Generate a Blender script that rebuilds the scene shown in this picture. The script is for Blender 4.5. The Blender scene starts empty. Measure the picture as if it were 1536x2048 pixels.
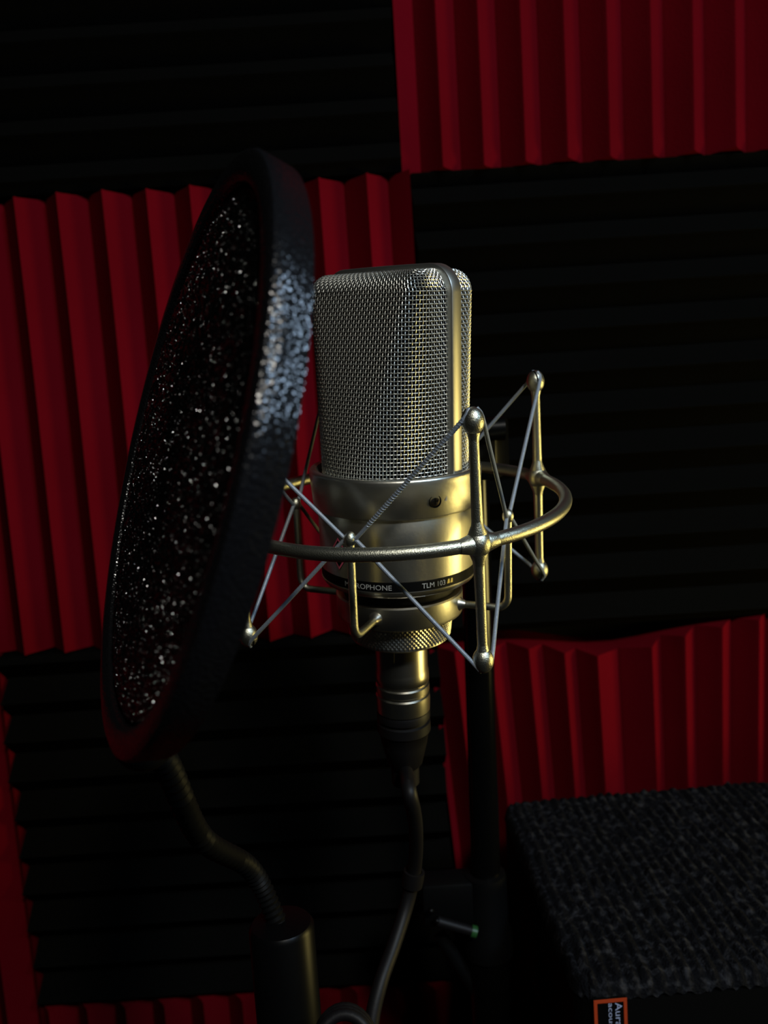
import bpy, bmesh, math, random
import numpy as np
from mathutils import Matrix, Vector

# ------------------------------------------------------------------ camera, world, lights, exposure
S = bpy.context.scene
COL = S.collection
MM = 0.001
O = Vector((0, 0, 1.2))                     # centre of the shock-mount ring in the room
F_PX = 1698.7                               # focal length for the 1536 x 2048 frame


def cam_rot(pitch, roll):
    cp, sp, cr, sr = math.cos(pitch), math.sin(pitch), math.cos(roll), math.sin(roll)
    r = Vector((1, 0, 0)); u = Vector((0, sp, cp)); f = Vector((0, cp, -sp))
    r2 = r * cr + u * sr; u2 = -r * sr + u * cr
    return Matrix((r2, u2, -f)).transposed()


CAM_R = cam_rot(math.radians(7.076), math.radians(-3.671))      # in the room
MOUNT_W = CAM_R @ cam_rot(0.2683, -0.0723).transposed()         # the mount leans 8 degrees toward the viewer
CAM_P = O + MOUNT_W @ (Vector((-4.9146, -289.9528, 76.4437)) * MM)

cam_d = bpy.data.cameras.new('camera')
cam = bpy.data.objects.new('camera', cam_d)
COL.objects.link(cam)
cam.matrix_world = Matrix.Translation(CAM_P) @ CAM_R.to_4x4()
cam_d.sensor_width = 36.0
cam_d.sensor_fit = 'AUTO'
cam_d.lens = F_PX / 2048 * 36.0
cam_d.clip_start = 0.01
cam_d.dof.use_dof = True
cam_d.dof.focus_distance = 0.252
cam_d.dof.aperture_fstop = 17.0
S.camera = cam

w = bpy.data.worlds.new('dim_room')
S.world = w
w.use_nodes = True
w.node_tree.nodes['Background'].inputs[0].default_value = (0.8, 0.85, 1.0, 1)
w.node_tree.nodes['Background'].inputs[1].default_value = 0.0015


def lamp(name, pos, target, size, power, color, shape='DISK', size_y=None, spread=180):
    l = bpy.data.lights.new(name, 'AREA')
    l.shape = shape; l.size = size; l.energy = power; l.color = color
    if size_y: l.size_y = size_y
    l.spread = math.radians(spread)
    o = bpy.data.objects.new(name, l)
    COL.objects.link(o)
    o.location = pos
    o.rotation_euler = (Vector(target) - Vector(pos)).to_track_quat('-Z', 'Y').to_euler()
    return o


lamp('ceiling_lamp', O + Vector((0.30, -0.94, 0.76)), O, 0.12, 5.4, (1.0, 0.97, 0.88))
lamp('desk_lamp', O + Vector((0.52, 0.02, -0.14)), O + Vector((0, -.02, -.03)), 0.20, 0.95, (1.0, 0.80, 0.26), spread=160)
lamp('monitor_light', O + Vector((0.50, -0.52, 0.46)), O, 0.15, 3.0, (0.52, 0.74, 1.0), 'RECTANGLE', 0.12)

S.view_settings.view_transform = 'Standard'
S.view_settings.look = 'None'
S.view_settings.gamma = 1.0
S.view_settings.use_curve_mapping = False
S.view_settings.exposure = 0.0

# ------------------------------------------------------------------ helpers
rnd = random.Random(7)


def material(name, base, metallic=0.0, rough=0.5, bump=None, spec=0.5, color_noise=None, coat=0.0):
    """bump = (kind, scale, strength, distance); color_noise = (scale, second colour, low, high)"""
    m = bpy.data.materials.new(name); m.use_nodes = True
    nt = m.node_tree; b = nt.nodes['Principled BSDF']
    b.inputs['Base Color'].default_value = (*base, 1)
    b.inputs['Metallic'].default_value = metallic
    b.inputs['Roughness'].default_value = rough
    b.inputs['Specular IOR Level'].default_value = spec
    b.inputs['Coat Weight'].default_value = coat
    tc = nt.nodes.new('ShaderNodeTexCoord')
    if bump:
        kind, sc, st, dist = bump
        if kind == 'facets':                # every cell of the sponge is a tiny mirror with its own tilt
            t = nt.nodes.new('ShaderNodeTexVoronoi'); t.inputs['Scale'].default_value = sc
            nt.links.new(tc.outputs['Object'], t.inputs['Vector'])
            g = nt.nodes.new('ShaderNodeNewGeometry')
            a = nt.nodes.new('ShaderNodeVectorMath'); a.operation = 'SUBTRACT'; a.inputs[1].default_value = (.5, .5, .5)
            nt.links.new(t.outputs['Color'], a.inputs[0])
            m2 = nt.nodes.new('ShaderNodeVectorMath'); m2.operation = 'MULTIPLY_ADD'; m2.inputs[1].default_value = (st, st, st)
            nt.links.new(a.outputs[0], m2.inputs[0]); nt.links.new(g.outputs['Normal'], m2.inputs[2])
            n = nt.nodes.new('ShaderNodeVectorMath'); n.operation = 'NORMALIZE'
            nt.links.new(m2.outputs[0], n.inputs[0]); nt.links.new(n.outputs[0], b.inputs['Normal'])
            return m
        if kind == 'voronoi':
            t = nt.nodes.new('ShaderNodeTexVoronoi'); t.inputs['Scale'].default_value = sc; out = t.outputs['Distance']
        else:
            t = nt.nodes.new('ShaderNodeTexNoise'); t.inputs['Scale'].default_value = sc
            t.inputs['Detail'].default_value = 4; out = t.outputs['Fac']
        nt.links.new(tc.outputs['Object'], t.inputs['Vector'])
        bp = nt.nodes.new('ShaderNodeBump'); bp.inputs['Strength'].default_value = st
        bp.inputs['Distance'].default_value = dist
        nt.links.new(out, bp.inputs['Height'])
        nt.links.new(bp.outputs['Normal'], b.inputs['Normal'])
    if color_noise:
        sc, c2, lo, hi = color_noise
        t = nt.nodes.new('ShaderNodeTexNoise'); t.inputs['Scale'].default_value = sc; t.inputs['Detail'].default_value = 5
        nt.links.new(tc.outputs['Object'], t.inputs['Vector'])
        mr = nt.nodes.new('ShaderNodeMapRange'); mr.inputs[1].default_value = lo; mr.inputs[2].default_value = hi
        nt.links.new(t.outputs['Fac'], mr.inputs[0])
        mx = nt.nodes.new('ShaderNodeMix'); mx.data_type = 'RGBA'
        mx.inputs[6].default_value = (*base, 1); mx.inputs[7].default_value = (*c2, 1)
        nt.links.new(mr.outputs[0], mx.inputs[0]); nt.links.new(mx.outputs[2], b.inputs['Base Color'])
    return m


M = {
    'nickel': material('satin_nickel', (0.66, 0.63, 0.54), 1.0, 0.36, ('noise', 900, 0.10, 0.0003)),
    'grain': material('bead_blasted_nickel', (0.62, 0.61, 0.49), 1.0, 0.35, ('noise', 2600, 0.45, 0.0003)),
    'frame': material('brushed_nickel', (0.50, 0.48, 0.42), 1.0, 0.42),
    'wire': material('steel_wire', (0.82, 0.80, 0.72), 1.0, 0.42),
    'inner': material('black_inner_gauze', (0.004, 0.004, 0.004), 0.0, 0.8, spec=0.1),
    'plug': material('polished_nickel', (0.60, 0.56, 0.46), 1.0, 0.30),
    'rubber': material('black_rubber', (0.006, 0.005, 0.005), 0.0, 0.5, ('noise', 1500, 0.1, 0.0003), 0.25),
    'plastic': material('hammered_black_plastic', (0.006, 0.006, 0.007), 0.0, 0.20, ('voronoi', 1300, 0.50, 0.0004), 0.6),
    'cover': material('open_cell_foam', (0.0015, 0.0015, 0.0015), 0.0, 0.16, ('facets', 5200, 4.0, 0), 0.9),
    'black_metal': material('black_lacquered_metal', (0.002, 0.002, 0.002), 0.0, 0.34, spec=0.15),
    'gloss': material('glossy_black_tube', (0.002, 0.002, 0.002), 0.0, 0.16, spec=0.35),
    'black': material('black_enamel', (0.0025, 0.0025, 0.0025), 0.0, 0.55, spec=0.12),
    'red_foam': material('red_acoustic_foam', (0.165, 0.0021, 0.0080), 0.0, 0.95, ('noise', 700, 0.25, 0.001), 0.03, (9, (0.140, 0.0017, 0.0064), 0.35, 0.65)),
    'black_foam': material('black_acoustic_foam', (0.0036, 0.0035, 0.0030), 0.0, 0.95, ('noise', 700, 0.25, 0.001), 0.02),
    'carpet': material('charcoal_ribbed_carpet', (0.007, 0.007, 0.008), 0.0, 0.95, ('noise', 900, 0.8, 0.002), 0.05, (260, (0.050, 0.050, 0.055), 0.50, 0.78)),
    'cord': material('grey_elastic_cord', (0.23, 0.26, 0.30), 0.0, 0.34, ('noise', 1800, 0.3, 0.0003), 0.8),
    'white': material('white_print', (0.48, 0.47, 0.44), 0.0, 0.5),
    'gold': material('gold_print', (0.75, 0.52, 0.08), 0.0, 0.5),
    'pink': material('pink_enamel', (0.60, 0.10, 0.16), 0.0, 0.35),
    'orange': material('orange_print', (0.50, 0.055, 0.012), 0.0, 0.5),
    'pale_blue': material('pale_blue_print', (0.50, 0.56, 0.80), 0.0, 0.5),
    'green': material('green_plastic', (0.02, 0.09, 0.02), 0.0, 0.4),
    'plaster': material('dark_painted_plaster', (0.01, 0.01, 0.01), 0.0, 0.9, ('noise', 60, 0.1, 0.002), 0.05),
    'boards': material('dark_floor_laminate', (0.012, 0.010, 0.009), 0.0, 0.6, ('noise', 25, 0.1, 0.002), 0.2),
}


def link(name, me, mat, parent=None, smooth=True, matrix=None):
    if isinstance(me, bmesh.types.BMesh):
        bm = me; me = bpy.data.meshes.new(name); bm.to_mesh(me); bm.free()
    o = bpy.data.objects.new(name, me); COL.objects.link(o)
    if mat is not None and not me.materials: me.materials.append(mat)
    if smooth:
        me.polygons.foreach_set('use_smooth', [True] * len(me.polygons))
        try: me.set_sharp_from_angle(angle=math.radians(38))
        except Exception: pass
    if matrix is not None: o.matrix_local = matrix
    if parent is not None: o.parent = parent
    return o


def thing(name, label, cat, matrix=None, group=None):
    o = bpy.data.objects.new(name, None); COL.objects.link(o)
    o.empty_display_size = 0.02
    if matrix is not None: o.matrix_world = matrix
    tag(o, label, cat, group)
    return o


def tag(o, label, cat, group=None):
    o['label'] = label; o['category'] = cat
    if group: o['group'] = group


def pyd(name, v, f):
    me = bpy.data.meshes.new(name)
    me.from_pydata([tuple(map(float, p)) for p in v], [], [tuple(map(int, q)) for q in f]); me.validate(); me.update()
    return me


def lathe(bm, prof, n=64, closed=False, mat=Matrix()):
    """prof: list of (r, z) in mm around local z"""
    rings = []
    for r, z in prof:
        if r < 1e-6:
            rings.append([bm.verts.new(mat @ Vector((0, 0, z * MM)))])
        else:
            rings.append([bm.verts.new(mat @ Vector((r * MM * math.cos(2 * math.pi * i / n), r * MM * math.sin(2 * math.pi * i / n), z * MM))) for i in range(n)])
    seq = list(zip(rings, rings[1:])) + ([(rings[-1], rings[0])] if closed else [])
    for a, b in seq:
        for i in range(n):
            j = (i + 1) % n
            if len(a) == 1 and len(b) == 1: continue
            if len(a) == 1: bm.faces.new((a[0], b[i], b[j]))
            elif len(b) == 1: bm.faces.new((a[i], b[0], a[j]))
            else: bm.faces.new((a[i], b[i], b[j], a[j]))
    bmesh.ops.recalc_face_normals(bm, faces=bm.faces)
    return bm


def tube(bm, pts, radii, n=12, caps=True, cyc=False):
    """pts in metres (list of Vector), radii in mm"""
    pts = [Vector(p) for p in pts]
    if not hasattr(radii, '__len__'): radii = [radii] * len(pts)
    m = len(pts); rings = []; prev = None
    for i, p in enumerate(pts):
        if cyc: t = pts[(i + 1) % m] - pts[i - 1]
        else: t = pts[min(i + 1, m - 1)] - pts[max(i - 1, 0)]
        t.normalize()
        if prev is None:
            a = Vector((0, 0, 1)) if abs(t.z) < 0.9 else Vector((1, 0, 0))
            prev = t.cross(a).normalized()
        nx = (prev - t * prev.dot(t)).normalized(); prev = nx
        ny = t.cross(nx)
        rings.append([bm.verts.new(p + (nx * math.cos(2 * math.pi * k / n) + ny * math.sin(2 * math.pi * k / n)) * radii[i] * MM) for k in range(n)])
    for i in range(m if cyc else m - 1):
        a, b = rings[i], rings[(i + 1) % m]
        for k in range(n):
            j = (k + 1) % n
            bm.faces.new((a[k], a[j], b[j], b[k]))
    if caps and not cyc:
        bm.faces.new(rings[0][::-1]); bm.faces.new(rings[-1])
    bmesh.ops.recalc_face_normals(bm, faces=bm.faces)
    return bm


def spline(ctrl, n=8):
    c = [Vector(p) for p in ctrl]; out = []
    c = [c[0] * 2 - c[1]] + c + [c[-1] * 2 - c[-2]]
    for i in range(1, len(c) - 2):
        for k in range(n):
            t = k / n
            out.append(0.5 * ((2 * c[i]) + (c[i + 1] - c[i - 1]) * t + (2 * c[i - 1] - 5 * c[i] + 4 * c[i + 1] - c[i + 2]) * t * t + (-c[i - 1] + 3 * c[i] - 3 * c[i + 1] + c[i + 2]) * t ** 3))
    out.append(c[-2]); return out


def ball(bm, c, rx, rz=None, ax=None, n=24, m=14):
    rz = rz or rx
    q = Vector((0, 0, 1)).rotation_difference(ax or Vector((0, 0, 1))).to_matrix().to_4x4()
    prof = [(rx * math.sin(math.pi * i / m), -rz * math.cos(math.pi * i / m)) for i in range(m + 1)]
    prof[0] = (0, -rz); prof[-1] = (0, rz)
    return lathe(bm, prof, n, mat=Matrix.Translation(c) @ q)


def box(bm, x0, x1, y0, y1, z0, z1, bev=0.0, seg=2):
    r = bmesh.ops.create_cube(bm, size=1.0)
    for v in r['verts']:
        v.co = Vector((x0 + (v.co.x + .5) * (x1 - x0), y0 + (v.co.y + .5) * (y1 - y0), z0 + (v.co.z + .5) * (z1 - z0)))
    if bev:
        es = list({e for v in r['verts'] for e in v.link_edges})
        bmesh.ops.bevel(bm, geom=es, offset=bev, segments=seg, affect='EDGES', profile=.5)
    return bm


def pol(r, a, z):
    """mm cylinder coordinates; a = 0 points at the viewer, positive to the right"""
    return Vector((r * math.sin(a), -r * math.cos(a), z)) * MM


def at(x, y, Y):
    """a point of the room in the upright plane Y (mm) that the camera sees at pixel x, y"""
    d = CAM_R @ Vector((x - 768, -(y - 1024), -F_PX))
    return CAM_P + d * ((Y * MM - CAM_P.y) / d.y)


def text_mesh(s, size_mm, width_mm=None):
    cu = bpy.data.curves.new('lettering', 'FONT'); cu.body = s; cu.size = 1.0; cu.resolution_u = 3
    ob = bpy.data.objects.new('lettering', cu); COL.objects.link(ob)
    dg = bpy.context.evaluated_depsgraph_get()
    me = bpy.data.meshes.new_from_object(ob.evaluated_get(dg))
    bpy.data.objects.remove(ob); bpy.data.curves.remove(cu)
    co = np.array([v.co[:] for v in me.vertices]); co[:, 0] -= co[:, 0].min(); co[:, 1] -= co[:, 1].min()
    sy = size_mm / co[:, 1].max(); sx = (width_mm / co[:, 0].max()) if width_mm else sy
    co[:, 0] *= sx; co[:, 1] *= sy; co[:, 2] = 0
    return me, co


# ------------------------------------------------------------------ the room: back wall, floor
WALL_Y = 312
bm = box(bmesh.new(), -1.5, 1.5, WALL_Y * MM, (WALL_Y + 100) * MM, 0, 2.4)
wall = link('wall_back', bm, M['plaster'], smooth=False); wall['kind'] = 'structure'
bm = box(bmesh.new(), -1.5, 1.5, -1.6, WALL_Y * MM, -0.1, 0)
floor = link('floor', bm, M['boards'], smooth=False); floor['kind'] = 'structure'

# ------------------------------------------------------------------ acoustic foam panels on the wall
TIP = 262                                   # the wedge ridges stand 50 mm off the wall
CZ = CAM_P.z / MM                           # eye height in mm


def profile(length, ridges, depth=18.0):
    """wedge profile along a panel: list of (position, height 0..depth)"""
    k = [r for r in ridges if 0 < r < length]
    p = k[1] - k[0]
    pts = []

    def add(x, h):
        if 0 <= x <= length and (not pts or x > pts[-1][0] + 1e-4): pts.append((x, h))
    first = k[0]
    hv = max(0.0, depth * (1 - first / (p / 2)))
    add(0, hv if first < p / 2 else 3.0)
    if first >= p / 2: add(first - p / 2, 0)
    for i, r in enumerate(k):
        nx = k[i + 1] if i + 1 < len(k) else r + p
        q = (nx - r) / 2
        add(r - 1.6, depth - 3.0); add(r - 0.7, depth - 0.7); add(r, depth); add(r + 0.7, depth - 0.7); add(r + 1.6, depth - 3.0)
        add(r + q - 1.2, 2.4); add(r + q, 0.4); add(r + q + 1.2, 2.4)
    last = k[-1]
    d = (length - last) / (p / 2)
    pts = [q for q in pts if q[0] < length - 0.3]
    pts.append((length, depth * abs(1 - d)))
    return pts


def foam_panel(x0, x1, z0, z1, ridges, vertical, mat, label, group, top=None, lean=None, seed=0):
    """x, z of the panel's outline on the wall in mm (z from eye height); ridges measured from its left or lower edge"""
    t = thing('acoustic_foam_panel', label, 'foam panel', Matrix.Translation((x0 * MM, WALL_Y * MM, (CZ + z0) * MM)), group)
    W, H = x1 - x0, z1 - z0
    A, B = (W, H) if vertical else (H, W)
    pr = profile(A, ridges)
    N = 14
    r = random.Random(seed)
    ph = [r.uniform(0, 6.28) for _ in range(4)]
    bm = bmesh.new(); grid = []
    base = 32.0

    def place(a, b, h):
        # gentle hand-cut wobble of the soft foam
        wob = 0.7 * math.sin(a * 0.045 + ph[0]) + 0.5 * math.sin(b * 0.021 + ph[1])
        x, z = (a + wob * (0.4 if vertical else 0), b) if vertical else (b, a + wob * 0.4)
        if vertical: z += 0.8 * math.sin(a * 0.06 + ph[2]) * (1 if b > B / 2 else -1)
        else: x += 0.8 * math.sin(a * 0.06 + ph[2]) * (1 if b > B / 2 else -1)
        if top: z += top(x + x0) * max(0.0, (z / H)) ** 2
        if lean: x += lean(x + x0, z / H)
        return bm.verts.new(Vector((x, -h, z)) * MM)
    for i in range(N + 1):
        b = B * i / N
        grid.append([place(a, b, base + h) for a, h in pr])
    back = [[place(a, b, 0.0) for a, _ in pr] for b in (0, B)]
    for i in range(N):
        for j in range(len(pr) - 1):
            bm.faces.new((grid[i][j], grid[i][j + 1], grid[i + 1][j + 1], grid[i + 1][j]))
    for e, bk in ((0, back[0]), (N, back[1])):
        for j in range(len(pr) - 1):
            bm.faces.new((grid[e][j], bk[j], bk[j + 1], grid[e][j + 1]))
    for j in (0, len(pr) - 1):
        col = [grid[i][j] for i in range(N + 1)]
        bm.faces.new(col + [back[1][j], back[0][j]])
    bm.faces.new([v for v in back[0]] + [v for v in back[1][::-1]])
    bmesh.ops.recalc_face_normals(bm, faces=bm.faces)
    link('wedge_foam', bm, mat, t)
    return t


def px_ridges(pixels, y, x0, Y=TIP):
    return [at(p, y, Y).x / MM - x0 for p in pixels]


P = 27.7
even = [6.5 + P * k for k in range(11)]
foam_panel(21, 325, 148, 452, px_ridges([787, 872, 957, 1043, 1129, 1214, 1301, 1386, 1472, 1558, 1644], 60, 21), True, M['red_foam'],
           'red wedge foam panel with upright grooves, uppermost in the picture', 'red foam panels', seed=1)
foam_panel(-285, 20, 149, 453, even, False, M['black_foam'], 'black wedge foam panel above the left red panel, top left corner', 'black foam panels', seed=2)
foam_panel(-280, 25, -152, 147, px_ridges([-60, 27, 113, 204, 292, 380, 468, 556, 640, 735], 391, -280), True, M['red_foam'],
           'red wedge foam panel with upright grooves behind the round pop filter', 'red foam panels', seed=3)
foam_panel(27, 331, -158, 147, even, False, M['black_foam'], 'black wedge foam panel with level grooves right of the microphone head', 'black foam panels', seed=4)


def wavy(x):
    # the top edge sags in the middle and curls up at the right
    return -2.0 - 10.0 * math.exp(-((x - 150) / 45) ** 2) + 10.0 * min(1.0, max(0.0, (x - 160) / 90))


foam_panel(28, 332, -470, -166, px_ridges([940, 1010, 1080, 1146, 1208, 1312, 1375, 1444, 1514, 1584, 1650], 1450, 28), True, M['red_foam'],
           'red wedge foam panel with a sagging top edge behind the carpeted riser', 'red foam panels', top=wavy,
           lean=lambda x, f: (f - 0.6) * (-18 + 24 * min(1, max(0, (x - 60) / 170))), seed=5)
foam_panel(-275, 27, -413, -153, even, False, M['black_foam'], 'black wedge foam panel with level grooves below the pop filter', 'black foam panels', seed=6)
foam_panel(-582, -277, -456, -153, [8 + P * k for k in range(11)], True, M['red_foam'],
           'red wedge foam panel seen as a sliver at the lower left edge of the picture', 'red foam panels', seed=7)
foam_panel(-275, 27, -720, -415, [8 + P * k for k in range(11)], True, M['red_foam'],
           'red wedge foam panel in the bottom row, barely visible at the lower edge', 'red foam panels', seed=8)

# ------------------------------------------------------------------ microphone
MX, MY, TX, TY = -0.30291, -0.03021, 0.034168, 0.031569
zax = Vector((TX, TY, 1)).normalized()
MIC_R = Vector((0, 0, 1)).rotation_difference(zax).to_matrix().to_4x4()
MIC_L = Matrix.Translation(Vector((MX, MY, 0)) * MM) @ MIC_R             # mic frame inside the mount frame
MOUNT_M = Matrix.Translation(O) @ MOUNT_W.to_4x4()
mic = thing('microphone', 'satin nickel studio condenser microphone with a woven mesh head, held in the wire cradle', 'microphone', MOUNT_M @ MIC_L)

FRONT = math.radians(-43)                   # the address side turns to the pop filter
U = Vector((math.sin(FRONT + math.pi / 2), -math.cos(FRONT + math.pi / 2), 0))
V = Vector((math.sin(FRONT), -math.cos(FRONT), 0))

# collar
bm = lathe(bmesh.new(), [(24, 11.0), (26.4, 11.2), (27.0, 12.6), (27.6, 13.6), (29.0, 13.75), (29.35, 13.68), (29.65, 13.48), (29.88, 13.15), (30.0, 12.7), (30.0, 11), (29.15, 1.2), (28.9, 0.5), (28.4, 0.2), (27.4, 0.2), (24, 0.4)], 128)
link('collar', bm, M['nickel'], mic)
# barrel with black print band
bm = lathe(bmesh.new(), [(24, 0.6), (27.5, 0.55), (27.75, 0.0), (27.7, -10), (27.6, -20.7), (27.35, -20.9), (27.35, -24.2), (27.6, -24.35), (27.55, -24.9), (26.9, -26.1), (25.6, -26.9), (23.5, -27.4), (18, -27.5), (0, -27.5)], 128)
link('barrel', bm, M['nickel'], mic)
bm = lathe(bmesh.new(), [(27.2, -20.95), (27.5, -20.95), (27.5, -24.15), (27.2, -24.15)], 128)
band = link('print_band', bm, M['black'], mic); band['label'] = 'black printed band around the barrel'


def wrap_text(name, s, a0, a1, zc, h, mat, parent, r=27.56):
    me, co = text_mesh(s, h, math.radians(a1 - a0) * r)
    for v, c in zip(me.vertices, co):
        v.co = pol(r, math.radians(a0) + c[0] / r, zc - h / 2 + c[1])
    me.materials.clear()
    return link(name, me, mat, parent, smooth=False)


wrap_text('lettering', 'MICROPHONE', -42.5, -6.5, -22.55, 1.75, M['white'], band)
wrap_text('lettering', 'TLM 103', 14.5, 32.5, -22.55, 1.75, M['white'], band)
bm = bmesh.new()
for k, (da, w_) in enumerate(((0, 1.1), (2.9, 1.1))):
    a = math.radians(34.2 + da)
    v = [bm.verts.new(pol(27.57, a + s * w_ / 27.57, -22.55 + q)) for s, q in ((0, -.7), (1, -.7), (1, .8), (0.35, .8))]
    bm.faces.new(v)
link('gold_mark', bm, M['gold'], band, smooth=False)
# emblem on the address side
ang, zc = math.radians(-47), -12.5
bm = bmesh.new()
for r0, r1, rr in ((4.7, 5.6, 27.9), (1.8, 2.5, 27.9)):
    for s in range(4):
        d0, d1 = math.pi / 2 * s, math.pi / 2 * (s + 1)
        q = [(r0, d0), (r1, d0), (r1, d1), (r0, d1)]
        bm.faces.new([bm.verts.new(pol(rr, ang + r * math.cos(d) / rr * 0.8, zc + r * math.sin(d))) for r, d in q])
emb_bm = bm
bm = bmesh.new()
f = bm.faces.new([bm.verts.new(pol(27.6, ang + 5.8 * math.cos(d) / 27.6 * 0.8, zc + 5.8 * math.sin(d))) for d in (0, math.pi / 2, math.pi, 3 * math.pi / 2)])
r = bmesh.ops.extrude_face_region(bm, geom=[f])
for v in [g for g in r['geom'] if isinstance(g, bmesh.types.BMVert)]: v.co += pol(0.25, ang, 0)
bmesh.ops.recalc_face_normals(bm, faces=bm.faces)
emb = link('emblem', bm, M['black'], mic, smooth=False); emb['label'] = 'pink edged diamond emblem'
link('emblem_line', emb_bm, M['pink'], emb, smooth=False)
# screw and alignment mark on the collar
a = math.radians(23.5)
sq = Matrix.Translation(pol(29.62, a, 6)) @ Vector((0, 0, 1)).rotation_difference(pol(1, a, 0.04)).to_matrix().to_4x4()
bm = lathe(bmesh.new(), [(0, 0.05), (1.1, 0.1), (1.75, -0.1), (1.8, -0.3)], 24, mat=sq)
scr = link('screw', bm, material('dark_screw_steel', (0.10, 0.08, 0.07), 1.0, 0.32), mic); scr['label'] = 'dark cross-head screw'
bm = lathe(bmesh.new(), [(1.75, -.25), (1.95, 0.12), (2.15, 0.12), (2.2, -.3)], 24, mat=sq)
link('screw_rim', bm, M['black'], scr)
bm = bmesh.new()
for w_, h_ in ((1.1, .26), (.26, 1.1)):
    bmesh.ops.create_cube(bm, size=1, matrix=sq @ Matrix.Translation((0, 0, .00008)) @ Matrix.Rotation(.5, 4, 'Z') @ Matrix.Diagonal((w_ * 2 * MM, h_ * 2 * MM, .00022, 1)))
link('screw_slot', bm, M['black'], scr, smooth=False)
bm = bmesh.new(); a = math.radians(31.5)
bm.faces.new([bm.verts.new(pol(29.72 + dz * .07, a + s / 29.6, 6.4 + dz)) for s, dz in ((-.55, -.75), (.35, -.75), (.2, .9))])
link('alignment_mark', bm, M['white'], mic, smooth=False)

# head grille: rectangle at the top turning into the round collar
ZB, ZT = 11.5, 78.0


def cross(z):
    """half cross-section (u, v) of the front mesh at height z, from the right frame side to the left one"""
    t = (z - ZB) / (ZT - ZB)
    n = 61; pts = []
    rc = 5.0; uw, vt = 25.6, 14.5
    for i in range(n):
        th = math.pi * i / (n - 1)
        b = (25.0 * math.cos(th), max(25.4 * math.sin(th), 2.0))
        q = th / math.pi                    # the corners of the top own the cones, its front edge the flat facet
        if q < 0.42:
            s = q / 0.42; ph = s * math.pi / 2
            if s < .5: top = (uw, 1.8 + (vt - rc - 1.8) * (s / .5)) if s < .25 else (uw - rc + rc * math.cos((s - .25) / .75 * math.pi / 2), vt - rc + rc * math.sin((s - .25) / .75 * math.pi / 2))
            else: top = (uw - rc + rc * math.cos((s - .25) / .75 * math.pi / 2), vt - rc + rc * math.sin((s - .25) / .75 * math.pi / 2))
            if s < .25: top = (uw, 1.8 + (vt - rc - 1.8) * s / .25)
        elif q > 0.58:
            s = (1 - q) / 0.42
            if s < .25: top = (-uw, 1.8 + (vt - rc - 1.8) * s / .25)
            else: top = (-(uw - rc + rc * math.cos((s - .25) / .75 * math.pi / 2)), vt - rc + rc * math.sin((s - .25) / .75 * math.pi / 2))
        else:
            s = (q - .42) / .16
            top = ((uw - rc) * (1 - 2 * s), vt)
        pts.append((b[0] * (1 - t) + top[0] * t, b[1] * (1 - t) + top[1] * t))
    return np.array(pts)


RTOP = 5.5


def surface_rows(zs):
    """the mesh front as rows of evenly spaced points; the last rows roll over the top toward the frame"""
    rows = []
    for z in zs:
        if z <= ZT - RTOP:
            c = cross(z); zz = z; k = 1.0; off = 0
        else:
            ph = (z - (ZT - RTOP)) / (RTOP * 1.9) * math.pi / 2
            zz = ZT - RTOP + RTOP * math.sin(min(ph, math.pi / 2)); off = RTOP * (1 - math.cos(min(ph, math.pi / 2)))
            over = max(0, ph - math.pi / 2) * RTOP
            c = cross(min(zz, ZT)).copy(); off += over
            c[:, 1] = np.maximum(c[:, 1] - off * np.minimum(1, c[:, 1] / 10.0), 2.3)
            h = min(max(zz - 70.3, 0), 8.4)
            near = (19.1 + math.sqrt(max(8.5 ** 2 - h * h, 0)) - 2.0) / 25.6
            far = 1 - 0.12 * (h / 8.4) ** 2
            mixv = np.clip(c[:, 1] / 11.0, 0, 1)
            c[:, 0] *= near * (1 - mixv) + far * mixv
        seg = np.r_[0, np.cumsum(np.hypot(*np.diff(c, axis=0).T))]
        rows.append((c, seg, zz))
    return rows


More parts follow.
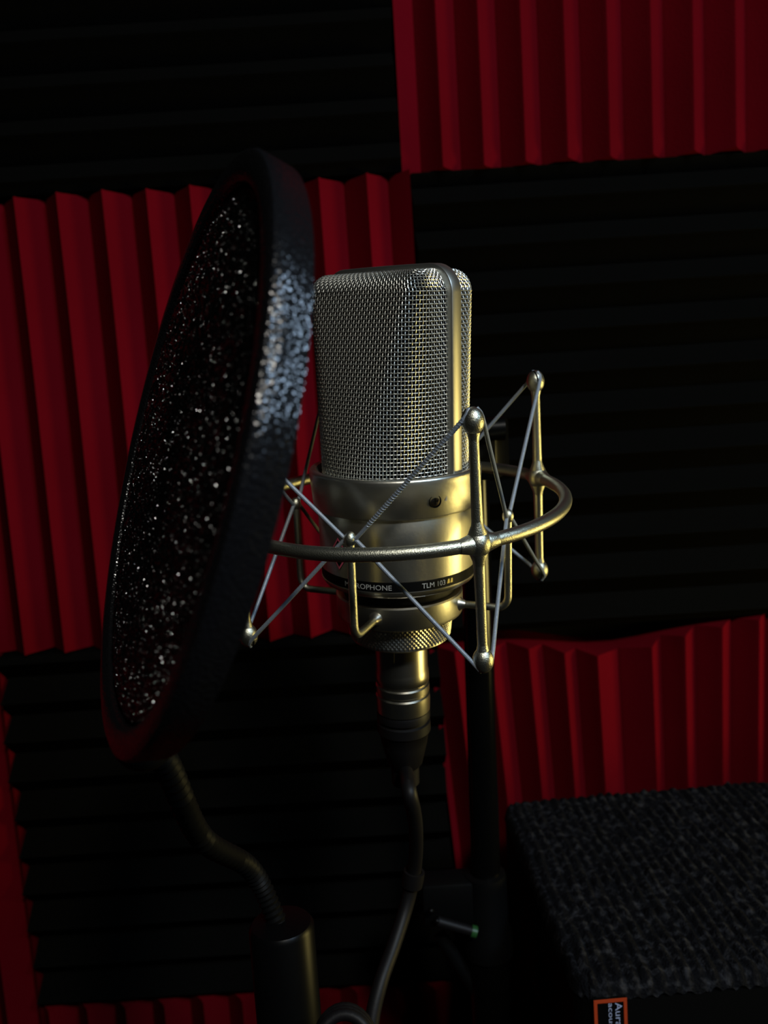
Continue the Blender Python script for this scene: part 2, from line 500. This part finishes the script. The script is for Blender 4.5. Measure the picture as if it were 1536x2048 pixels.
def weave(sign):
    """real woven wires: one mesh of all the fine wires on one side of the head"""
    nrow = 63; ncol = 66
    zs = np.linspace(ZB, ZT + 14.6, nrow * 2 + 1)
    rows = surface_rows(zs)
    K = ncol * 2 + 1
    P_ = np.zeros((len(zs), K, 3))
    for i, (c, seg, zz) in enumerate(rows):
        s = np.linspace(0, seg[-1], K)
        P_[i, :, 0] = np.interp(s, seg, c[:, 0]); P_[i, :, 1] = np.interp(s, seg, c[:, 1]) * sign; P_[i, :, 2] = zz
    du = np.gradient(P_, axis=1); dz = np.gradient(P_, axis=0)
    nrm = np.cross(du, dz); nrm /= np.linalg.norm(nrm, axis=2, keepdims=True) + 1e-12
    if nrm[nrow, ncol, 1] * sign < 0: nrm = -nrm
    amp = 0.17
    verts = []; faces = []
    NS = 5; ca = [(math.cos(2 * math.pi * k / NS), math.sin(2 * math.pi * k / NS)) for k in range(NS)]

    def wire(pts, n_, r):
        t = np.gradient(pts, axis=0); t /= np.linalg.norm(t, axis=1, keepdims=True) + 1e-12
        b = np.cross(t, n_)
        o = len(verts)
        for p, nn, bb in zip(pts, n_, b):
            for c_, s_ in ca: verts.append(p + (nn * c_ + bb * s_) * r)
        for i in range(len(pts) - 1):
            for k in range(NS):
                j = (k + 1) % NS
                faces.append((o + i * NS + k, o + i * NS + j, o + (i + 1) * NS + j, o + (i + 1) * NS + k))
    for j in range(1, K, 2):                # upright wires at odd columns, crossings at odd rows
        ii = np.arange(0, len(zs)); ph = np.where(ii % 2 == 1, np.where(((ii - 1) // 2 + (j - 1) // 2) % 2 == 0, 1.0, -1.0), 0.0)
        wire(P_[:, j] + nrm[:, j] * (amp * ph)[:, None], nrm[:, j], 0.175)
    for i in range(1, len(zs), 2):
        jj = np.arange(0, K); ph = np.where(jj % 2 == 1, np.where(((i - 1) // 2 + (jj - 1) // 2) % 2 == 0, -1.0, 1.0), 0.0)
        wire(P_[i] + nrm[i] * (amp * ph)[:, None], nrm[i], 0.165)
    v = np.array(verts)
    w3 = v[:, :1] * np.array(U)[None] + v[:, 1:2] * np.array(V)[None]
    w3[:, 2] += v[:, 2]
    # backing gauze, 0.9 mm inside the wires
    B = P_ - nrm * 0.9
    b3 = B[..., :1] * np.array(U) + B[..., 1:2] * np.array(V); b3[..., 2] += B[..., 2]
    bv = b3[::4, ::4].reshape(-1, 3); n1, n2 = b3[::4, ::4].shape[:2]
    bf = [(i * n2 + j, i * n2 + j + 1, (i + 1) * n2 + j + 1, (i + 1) * n2 + j) for i in range(n1 - 1) for j in range(n2 - 1)]
    return w3 * MM, faces, bv * MM, bf


for sgn in (1, -1):
    wv, wf, bv, bf = weave(sgn)
    g = link('grille_mesh', pyd('grille_mesh', wv, wf), M['wire'], mic); g['kind'] = 'stuff'
    if sgn < 0: g['label'] = 'woven wire mesh on the rear side'
    link('gauze', pyd('gauze', bv, bf), M['inner'], mic)

# flat metal frame running up one side, over the top and down the other
path = []
WB, WT, RC, ZF = 26.8, 27.5, 8.5, 79.3
path.append((WB, 10.5)); path.append((WB + .2, 30)); path.append((WT - .2, 55)); path.append((WT, ZF - RC))
for k in range(1, 9):
    a = math.pi / 2 * k / 8; path.append((WT - RC + RC * math.cos(a), ZF - RC + RC * math.sin(a)))
path += [(10, ZF + .1), (0, ZF + .15)]
path = path + [(-x, z) for x, z in path[-2::-1]]
bm = bmesh.new(); rings = []
sec = [(-2.5, .2), (-2.35, .55), (-1.9, .75), (1.9, .75), (2.35, .55), (2.5, .2), (2.5, -1.9), (-2.5, -1.9)]     # (v, outward)
for i, (x, z) in enumerate(path):
    a = path[max(i - 1, 0)]; b = path[min(i + 1, len(path) - 1)]
    t = Vector((b[0] - a[0], b[1] - a[1])).normalized(); nn = Vector((t.y, -t.x))
    rings.append([bm.verts.new(((U * (x + nn.x * o)) + V * v + Vector((0, 0, z + nn.y * o))) * MM) for v, o in sec])
for a, b in zip(rings, rings[1:]):
    for k in range(len(sec)):
        j = (k + 1) % len(sec); bm.faces.new((a[k], a[j], b[j], b[k]))
bm.faces.new(rings[0]); bm.faces.new(rings[-1][::-1]); bmesh.ops.recalc_face_normals(bm, faces=bm.faces)
link('grille_frame', bm, M['frame'], mic)

# ------------------------------------------------------------------ shock mount
mount = thing('shock_mount', 'nickel spider shock mount: ring, rods and elastic cords around the microphone', 'shock mount', MOUNT_M)
R, AZ, HT, HB, RI, ZI = 58.175, 0.38473, 36.05, 37.2, 40.15, -2.75
bm = bmesh.new()
tube(bm, [pol(R, 2 * math.pi * k / 128, 0) for k in range(128)], 2.2, 14, cyc=True)
link('ring', bm, M['grain'], mount)
rods = []
for k in range(4):
    a = AZ + k * math.pi / 2
    bm = bmesh.new()
    tube(bm, [pol(R, a, -HB), pol(R, a, -18), pol(R, a, 0), pol(R, a, 18), pol(R, a, HT)], [1.55, 1.6, 1.85, 1.6, 1.5], 16)
    rod = link('upright_rod', bm, M['grain'], mount)
    bm = bmesh.new()
    # node: a ball with fillets along the rod and the ring
    ball(bm, pol(R, a, 0), 3.8, 4.5)
    lathe(bm, [(1.6, -8), (1.9, -5.5), (2.8, -3.2), (2.8, 3.2), (1.9, 5.5), (1.6, 8)], 20, mat=Matrix.Translation(pol(R, a, 0)))
    tn = Matrix.Translation(pol(R, a, 0)) @ Vector((0, 0, 1)).rotation_difference(Vector((math.cos(a), math.sin(a), 0))).to_matrix().to_4x4()
    lathe(bm, [(2.1, -6.4), (2.45, -5.0), (3.0, -3), (3.0, 3), (2.45, 5.0), (2.1, 6.4)], 20, mat=tn)
    link('joint', bm, M['grain'], rod)
    for z, s in ((HT, 1), (-HB, -1)):
        bm = bmesh.new(); ball(bm, pol(R, a, z), 3.25, 4.1)
        lathe(bm, [(1.5, -s * 5.5), (1.9, -s * 3.4), (2.2, -s * 2.4)], 20, mat=Matrix.Translation(pol(R, a, z)))
        bl = link('ball_end', bm, M['grain'], rod)
        # slot that takes the cords: a thin dark groove around the ball, facing the middle
        bm = bmesh.new()
        pts = [pol(R - 0.9, a, z) + (Vector((math.cos(a), math.sin(a), 0)) * math.cos(q) * 3.0 + Vector((0, 0, 1)) * math.sin(q) * 3.74) * MM for q in np.linspace(0 if s > 0 else math.pi, math.pi if s > 0 else 2 * math.pi, 17)]
        tube(bm, pts, 0.35, 8)
        link('cord_slot', bm, M['black'], bl)
# cradle: clamp ring, knurled nut and four L-shaped arms, tilted with the microphone
bm = lathe(bmesh.new(), [(20, -31.6), (22.2, -31.6), (22.8, -32.1), (22.85, -38.6), (22.5, -39.8), (21.2, -40.5), (19.4, -40.9), (17, -41)], 96)
link('clamp_ring', bm, M['nickel'], mount, matrix=MIC_L)
bm = lathe(bmesh.new(), [(20.3, -27.2), (20.3, -31.8)], 64)
link('gasket', bm, M['rubber'], mount, matrix=MIC_L)
bm = bmesh.new(); NK = 150; NR = 9; gr = []
for i in range(NR + 1):
    f = i / NR; z = -41.0 - f * 8.2
    gr.append([])
    for k in range(NK):
        edge = 0 if i in (0, NR) else 1
        kn = .20 if (k + i) % 2 else -.16
        gr[-1].append(bm.verts.new(pol(19.1 - 1.1 * f + (kn * edge), 2 * math.pi * k / NK, z)))
for i in range(NR):
    for k in range(NK):
        j = (k + 1) % NK
        A, B_, C_, D_ = gr[i][k], gr[i][j], gr[i + 1][j], gr[i + 1][k]
        if (k + i) % 2: bm.faces.new((A, B_, D_)); bm.faces.new((B_, C_, D_))
        else: bm.faces.new((A, B_, C_)); bm.faces.new((A, C_, D_))
bm.faces.new(gr[0]); 
inner = [bm.verts.new(pol(16.0, 2 * math.pi * k / NK, -50.4)) for k in range(NK)]
for k in range(NK):
    j = (k + 1) % NK; bm.faces.new((gr[-1][k], gr[-1][j], inner[j], inner[k]))
bm.faces.new(inner[::-1]); bmesh.ops.recalc_face_normals(bm, faces=bm.faces)
nut = link('knurled_nut', bm, M['nickel'], mount, smooth=False, matrix=MIC_L)
for k in range(4):
    a = AZ - math.pi / 4 + k * math.pi / 2
    pts = [pol(RI, a, ZI), pol(RI, a, -20), pol(RI, a, -31)]
    pts += [pol(RI - 4.2 + 4.2 * math.cos(q), a, -31 - 4.6 * math.sin(q)) for q in np.linspace(0.2, math.pi / 2, 7)]
    pts += [pol(30, a, -35.6), pol(22.4, a, -35.6)]
    bm = bmesh.new(); tube(bm, pts, 1.32, 14)
    arm = link('cradle_arm', bm, M['grain'], mount, matrix=MIC_L)
    bm = bmesh.new(); ball(bm, pol(RI, a, ZI), 1.95, 2.5)
    link('ball_end', bm, M['grain'], arm)
    bm = bmesh.new()
    ax = Vector((math.sin(a), -math.cos(a), 0))
    fm = Matrix.Translation(pol(22.6, a, -35.6)) @ Vector((0, 0, 1)).rotation_difference(ax).to_matrix().to_4x4()
    lathe(bm, [(2.6, -.6), (2.5, .3), (1.9, 1.0), (1.3, 2.4)], 18, mat=fm)
    link('weld', bm, M['nickel'], arm)
# elastic cords zigzag between the rods' balls and the arms' balls
for k in range(4):
    ai = AZ - math.pi / 4 + k * math.pi / 2
    pin = MIC_L @ pol(RI, ai, ZI)
    for ko in (k - 1, k):
        ao = AZ + ko * math.pi / 2
        side = 1 if ko == k else -1
        for z, s in ((HT, 1), (-HB, -1)):
            pout = pol(R, ao, z)
            tg = Vector((math.cos(ao), math.sin(ao), 0)) * (-side)          # the flank of the outer ball that faces this arm
            ti = Vector((math.cos(ai), math.sin(ai), 0)) * side
            p1 = pout + tg * 2.95 * MM + Vector((0, 0, s * .9)) * MM
            p0 = pin + ti * 2.0 * MM + Vector((0, 0, s * 0.3)) * MM
            p2 = pout + tg * 1.2 * MM + Vector((0, 0, s * 3.6)) * MM
            bm = bmesh.new()
            wound = (k == 0 and ko == 0 and s == 1)
            ctrl = [pin + ti * 0.6 * MM, p0] + [p0.lerp(p1, q) for q in (.25, .5, .75)] + [p1, p2]
            pl = spline(ctrl, 3)
            tube(bm, pl, 0.70, 10)
            c = link('elastic_cord', bm, M['cord'], mount)
            if wound:                        # this cord's braid shows as a fine spiral
                bm = bmesh.new(); d = (p1 - p0); L = d.length; d.normalize()
                e1 = d.cross(Vector((0, 0, 1))).normalized(); e2 = d.cross(e1)
                n = 46; pts = []
                for i in range(n * 10 + 1):
                    q = 2 * math.pi * i / 10
                    pts.append(p0 + d * L * (0.12 + .88 * i / (n * 10)) + (e1 * math.cos(q) + e2 * math.sin(q)) * 0.66 * MM)
                tube(bm, pts, 0.19, 5)
                link('cord_wrap', bm, M['cord'], c)
# swivel at the back of the ring that carries it on the stand
sa = math.radians(152)
bm = bmesh.new()
p = pol(R, sa, 0); out = Vector((math.sin(sa), -math.cos(sa), 0))
tube(bm, [p, p + out * 10 * MM], [4.2, 4.2], 18)
link('swivel_arm', bm, M['grain'], mount)
bm = bmesh.new()
q = p + out * 17 * MM
box(bm, -7 * MM, 7 * MM, -9 * MM, 9 * MM, -9 * MM, 16 * MM, 2 * MM)
bmesh.ops.transform(bm, matrix=Matrix.Translation(q + Vector((6, 0, 0)) * MM) @ Matrix.Rotation(sa, 4, 'Z'), verts=bm.verts)
sw = link('swivel_block', bm, M['black_metal'], mount); sw['label'] = 'black swivel block behind the ring'
bm = bmesh.new()
tube(bm, [q + Vector((-9, -8, 13)) * MM, q + Vector((12, -8, 13)) * MM], [4.4, 5.2], 18)
link('swivel_knob', bm, M['black_metal'], sw)

# ------------------------------------------------------------------ microphone cable with its plug
cable = thing('microphone_cable', 'black microphone cable with a nickel plug hanging from the microphone base', 'cable', MOUNT_M @ MIC_L)
bm = lathe(bmesh.new(), [(8.8, -47.5), (9.5, -50.2), (9.55, -62.5), (9.7, -63.2), (9.9, -65), (9.9, -67.2), (9.45, -67.8), (9.45, -68.4), (9.95, -68.9), (10.0, -71.2), (9.5, -71.8), (9.5, -72.4), (10.0, -72.9), (10.1, -75), (9.95, -79), (8.5, -79.6)], 64)
shell = link('plug_shell', bm, M['plug'], cable)
bm = bmesh.new()
bmesh.ops.create_cube(bm, size=1, matrix=Matrix.Translation(pol(9.35, math.radians(-22), -53.5)) @ Matrix.Rotation(math.radians(-22), 4, 'Z') @ Matrix.Diagonal((.0022, .0010, .0075, 1)))
bmesh.ops.bevel(bm, geom=list(bm.edges), offset=.0003, segments=2, affect='EDGES')
link('latch', bm, M['frame'], shell)
bm = lathe(bmesh.new(), [(8.5, -79.2), (9.7, -79.5), (10.0, -80.4), (10.0, -82.3), (9.2, -82.8), (9.2, -83.5), (10.0, -84), (10.1, -87.5), (9.3, -88.3), (8.6, -93), (6.6, -101.5), (5.3, -103), (5.2, -110), (3.0, -111)], 48)
link('strain_relief', bm, M['rubber'], cable)
inv = (MOUNT_M @ MIC_L).inverted()
pw = [(MOUNT_M @ MIC_L) @ Vector((0, 0, -.104)), at(818, 1580, -14), at(830, 1640, -8), at(832, 1700, 0), at(826, 1755, 4), at(812, 1815, 2), at(788, 1890, -6), at(760, 1970, -16), at(742, 2060, -24), at(742, 2200, -34), at(775, 2420, -40)]
bm = bmesh.new(); tube(bm, [inv @ q for q in spline(pw, 7)], 2.7, 12)
link('cord', bm, M['rubber'], cable)
# hook-and-loop tie around the cord
c0 = at(826, 1756, 4); tdir = (at(816, 1800, 3) - at(830, 1715, 2)).normalized()
bm = lathe(bmesh.new(), [(3.0, -3), (4.0, -3), (4.15, 0), (4.0, 3), (3.0, 3)], 28, closed=True, mat=inv @ (Matrix.Translation(c0) @ Vector((0, 0, 1)).rotation_difference(tdir).to_matrix().to_4x4()))
link('cable_tie', bm, M['rubber'], cable)

# ------------------------------------------------------------------ pop filter
pc = Vector((-50.3, -110.2, 43.9)) * MM
az, el = -1.211, 0.3605
nf = Vector((math.sin(az) * math.cos(el), -math.cos(az) * math.cos(el), math.sin(el)))
pf_w = MOUNT_W @ nf
POP_M = Matrix.Translation(O + MOUNT_W @ pc) @ Vector((0, 0, 1)).rotation_difference(pf_w).to_matrix().to_4x4()
pop = thing('pop_filter', 'round black pop filter with glittering foam face, leaning left of the microphone', 'pop filter', POP_M)
bm = lathe(bmesh.new(), [(63.0, -7.7), (63.6, -4), (64.0, -1.4), (63.6, -.5), (62.6, 0), (60.0, .1), (58.4, -.2), (57.5, -.8), (57.2, -1.8), (57.2, -6.2), (57.9, -7.6), (61, -8.0)], 160, closed=True)
link('hoop', bm, M['plastic'], pop)
# foam disc: a shallow dome with a lumpy open-cell skin
rg = np.random.default_rng(3)
nr, na = 64, 240
v = [(0, 0, -0.2 * MM)]; f = []
for i in range(1, nr + 1):
    rr = 56.3 * i / nr
    for k in range(na):
        t = 2 * math.pi * k / na
        j = rg.normal(0, .16) if i < nr else 0
        v.append((rr * math.cos(t) * MM, rr * math.sin(t) * MM, (-0.2 - 1.6 * (i / nr) ** 14 + j) * MM))
for k in range(na): f.append((0, 1 + k, 1 + (k + 1) % na))
for i in range(nr - 1):
    for k in range(na):
        a0 = 1 + i * na + k; a1 = 1 + i * na + (k + 1) % na
        f.append((a0, a0 + na, a1 + na, a1))
link('foam_disc', pyd('foam_disc', v, f), M['cover'], pop)
bm = lathe(bmesh.new(), [(0, -6.6), (57.6, -6.6), (57.6, -5), (55.8, -1.6)], 96)
link('rear_gauze', bm, M['inner'], pop)
# gooseneck from the hoop's lower rim down to the stand tube
ip = POP_M.inverted()
dn = (POP_M.to_3x3().inverted() @ Vector((0.12, 0.15, -1))); dn.z = 0; dn.normalize()
rim = POP_M @ (dn * 63 * MM + Vector((0, 0, -5 * MM)))
TUBE_TOP = at(562, 1842, -40)
gp = [rim, rim + Vector((.004, .012, -.012)), rim.lerp(TUBE_TOP, .45) + Vector((-.004, .006, -.004)), TUBE_TOP + Vector((-.008, 0, .018)), TUBE_TOP + Vector((0, 0, -.004))]
pl = spline(gp, 24)
bm = bmesh.new(); tube(bm, [ip @ q for q in pl], [3.1 + .35 * (1 if i % 2 else -1) for i in range(len(pl))], 14)
link('gooseneck', bm, M['black'], pop)
bm = bmesh.new(); ball(bm, ip @ (rim + Vector((0.002, .004, -.006))), 5.2, 6.5)
link('rim_joint', bm, M['black'], pop)

# ------------------------------------------------------------------ upright tube that carries the pop filter
TT = TUBE_TOP
tstand = thing('stand_tube', 'black upright tube with a bluish sheen at the bottom edge, under the pop filter', 'stand', Matrix.Translation((TT.x, TT.y, 0)))
hz = TT.z / MM
bm = lathe(bmesh.new(), [(0, hz + .5), (6, hz), (9.6, hz - .6), (10.6, hz - 2), (10.6, hz - 120), (10.6, 22), (0, 22)], 40)
link('tube', bm, M['black_metal'], tstand)
bm = lathe(bmesh.new(), [(0, 24), (14, 23.5), (40, 14), (56, 8), (58, 5), (58, 0), (0, 0)], 64)
link('base_plate', bm, M['black_metal'], tstand)
# a coil of cable in the foreground
cc = at(690, 2112, -70)
bm = bmesh.new()
tube(bm, [cc + Vector((math.cos(t) * .0085, math.sin(t) * .006 + .0002 * t, math.sin(t) * .0085)) for t in np.linspace(0, 6.283 * 3, 90)], 1.8, 12)
coil = link('cable_coil', bm, M['rubber'], None); tag(coil, 'small coil of black cable at the bottom edge of the picture', 'cable')

# ------------------------------------------------------------------ microphone stand behind the mount
ptop = at(947, 950, 112); pbot = at(969, 1740, 112)
stand = thing('microphone_stand', 'black microphone stand with a slim pole and clutch standing behind the shock mount', 'stand', Matrix.Translation((pbot.x, pbot.y, 0)))
base = Vector((pbot.x, pbot.y, 0))
bm = bmesh.new(); tube(bm, [ptop - base, pbot - base + Vector((0, 0, -.04))], 7.4, 28)
link('pole', bm, M['gloss'], stand)
cl = at(905, 1800, 112)
bm = bmesh.new()
lathe(bm, [(7.5, 14), (10.5, 13.5), (11, 10), (11, -14), (12.5, -18), (12.5, -30), (9, -32)], 32, mat=Matrix.Translation(pbot - base + Vector((0, 0, -.015))))
box(bm, -.033, 0, -.008, .008, -.025, -.002, .002)
for vv in bm.verts:
    if vv.co.length < .06: vv.co += pbot - base
link('clutch', bm, M['black'], stand)
h0, h1 = at(874, 1842, 100), at(944, 1862, 100)
bm = bmesh.new(); tube(bm, [h0 - base, h1 - base], 2.6, 16)
hd = link('clamp_handle', bm, M['rubber'], stand)
bm = bmesh.new(); d = (h1 - h0).normalized(); tube(bm, [h1 - base - d * .0005, h1 - base + d * .0022], 3.0, 16)
g = link('end_cap', bm, M['green'], hd); g['label'] = 'dark green end cap'
for pxy in ((862, 1822), (874, 1842)):
    bm = bmesh.new(); ball(bm, at(*pxy, 99) - base, 1.7)
    link('rivet', bm, M['black_metal'], hd)
bm = bmesh.new(); tube(bm, [pbot - base + Vector((0, 0, -.03)), Vector((0, 0, .16))], 10.5, 28)
link('outer_tube', bm, M['black_metal'], stand)
kn = at(880, 1870, 112) - base
bm = bmesh.new(); tube(bm, [kn, at(955, 1985, 112) - base, at(1010, 2070, 112) - base], 3.6, 14)
link('boom_arm', bm, M['black'], stand)
bm = lathe(bmesh.new(), [(0, .024 / MM), (13, .0235 / MM), (16, 20), (60, 15), (84, 10), (88, 7), (88, 0), (0, 0)], 64)
link('base_plate', bm, M['black_metal'], stand)

# ------------------------------------------------------------------ carpeted isolation riser on its support
RZ = CAM_P.z - .240
RY = math.radians(2.2)
RI_M = Matrix.Translation((.0605, .0205, RZ)) @ Matrix.Rotation(RY, 4, 'Z')
RW, RD, RH = .50, .168, .066
riser = thing('isolation_riser', 'charcoal carpeted isolation riser with a ribbed top at the lower right', 'riser', RI_M)
rg = np.random.default_rng(11)
nx, ny = 520, 110
X = np.linspace(0, RW, nx); Y = np.linspace(0, RD, ny)
XX, YY = np.meshgrid(X, Y)
pitch = .0056
wob = .0007 * np.sin(YY * 90 + 3 * np.sin(XX * 40))
rib = np.abs(np.sin(np.pi * (XX + wob) / pitch))
def smooth_noise(shape, kx, ky):
    g = rg.normal(0, 1, (shape[0] // ky + 3, shape[1] // kx + 3))
    yi = np.linspace(0, g.shape[0] - 2.01, shape[0]); xi = np.linspace(0, g.shape[1] - 2.01, shape[1])
    y0 = yi.astype(int); x0 = xi.astype(int); fy = (yi - y0)[:, None]; fx = (xi - x0)[None]
    return g[np.ix_(y0, x0)] * (1 - fy) * (1 - fx) + g[np.ix_(y0 + 1, x0)] * fy * (1 - fx) + g[np.ix_(y0, x0 + 1)] * (1 - fy) * fx + g[np.ix_(y0 + 1, x0 + 1)] * fy * fx
tuft = smooth_noise(XX.shape, 6, 3)
ZZ = .0016 * rib + .0008 * tuft * rib + rg.normal(0, .00012, XX.shape)
edge = np.minimum(np.minimum(XX, RW - XX), np.minimum(YY, RD - YY))
rad = .007
ZZ -= np.where(edge < rad, rad - np.sqrt(np.maximum(rad ** 2 - (rad - edge) ** 2, 0)), 0)
v = np.stack([XX, YY, ZZ], 2).reshape(-1, 3)
rc = .012                                   # corners rounded in plan
for cxn, cyn in ((0, 0), (0, RD), (RW, 0), (RW, RD)):
    dx = np.abs(v[:, 0] - cxn); dy = np.abs(v[:, 1] - cyn); m_ = (dx < rc) & (dy < rc)
    ex = rc - dx; ey = rc - dy; big = np.maximum(ex, ey); hyp = np.hypot(ex, ey) + 1e-9
    k_ = np.where(m_, big / hyp, 1.0)
    v[:, 0] = np.where(m_, cxn + np.sign(RW / 2 - cxn) * (rc - ex * k_), v[:, 0])
    v[:, 1] = np.where(m_, cyn + np.sign(RD / 2 - cyn) * (rc - ey * k_), v[:, 1])
f = [(i * nx + j, i * nx + j + 1, (i + 1) * nx + j + 1, (i + 1) * nx + j) for i in range(ny - 1) for j in range(nx - 1)]
link('carpet_top', pyd('carpet_top', v, f), M['carpet'], riser)
bm = bmesh.new()
ol = [(cx_ + .0115 * math.cos(math.radians(q)), cy_ + .0115 * math.sin(math.radians(q))) for cx_, cy_, q0 in ((.012, .012, 180), (RW - .012, .012, 270), (RW - .012, RD - .012, 0), (.012, RD - .012, 90)) for q in range(q0, q0 + 91, 15)]
lo = [bm.verts.new((x, y, -RH)) for x, y in ol]; hi = [bm.verts.new((x, y, -.0072)) for x, y in ol]
bm.faces.new(lo[::-1]); bm.faces.new(hi)
for k in range(len(ol)): bm.faces.new((lo[k], lo[(k + 1) % len(ol)], hi[(k + 1) % len(ol)], hi[k]))
link('deck', bm, M['black'], riser, smooth=False)
# label on the front edge
inv = RI_M.inverted()


def on_front(x, y):
    d = CAM_R @ Vector((x - 768, -(y - 1024), -F_PX)); o = inv @ CAM_P; dd = inv.to_3x3() @ d
    return o + dd * ((-.0002 - o.y) / dd.y)


ltop = on_front(1186, 1999); rtop = on_front(1252, 1992)
lx0, lx1 = ltop.x, rtop.x; lz = (ltop.z + rtop.z) / 2; lw = lx1 - lx0; lh = .0205
bm = box(bmesh.new(), lx0, lx1, -.0009, .0006, lz - lh, lz)
lab = link('maker_label', bm, M['black'], riser, smooth=False); lab['label'] = 'small orange bordered label with pale blue writing'
bw = lw * .10
bm = bmesh.new()
for a0, a1, b0, b1 in ((lx0, lx1, lz - bw, lz), (lx0, lx1, lz - lh, lz - lh + bw), (lx0, lx0 + bw, lz - lh + bw, lz - bw), (lx1 - bw, lx1, lz - lh + bw, lz - bw)):
    box(bm, a0, a1, -.0013, -.0008, b0, b1)
link('label_border', bm, M['orange'], lab, smooth=False)
for s, off, h in (('Auralex', .15, .205), ('acoustics', .42, .14)):
    me, co = text_mesh(s, h * lw / MM, (lh - 2.6 * bw) / MM)
    for vv, c in zip(me.vertices, co):
        vv.co = Vector((lx1 - (off + h) * lw + c[1] * MM, -.0011, lz - 1.3 * bw - c[0] * MM))
    me.materials.clear()
    link('lettering', me, M['pale_blue'], lab, smooth=False)
# speaker stand under the riser
sup = thing('speaker_stand', 'black speaker stand hidden below the carpeted riser', 'stand', Matrix.Translation((.057 + .25, .115, 0)))
zt = RZ - RH
bm = box(bmesh.new(), -.165, .2, -.075, .06, zt - .018, zt - .0002, .002); link('top_plate', bm, M['black'], sup, smooth=False)
bm = bmesh.new(); tube(bm, [Vector((0, 0, .02)), Vector((0, 0, zt - .017))], 30, 28); link('column', bm, M['black_metal'], sup)
bm = box(bmesh.new(), -.16, .16, -.12, .12, 0, .022, .003); link('base_plate', bm, M['black'], sup, smooth=False)
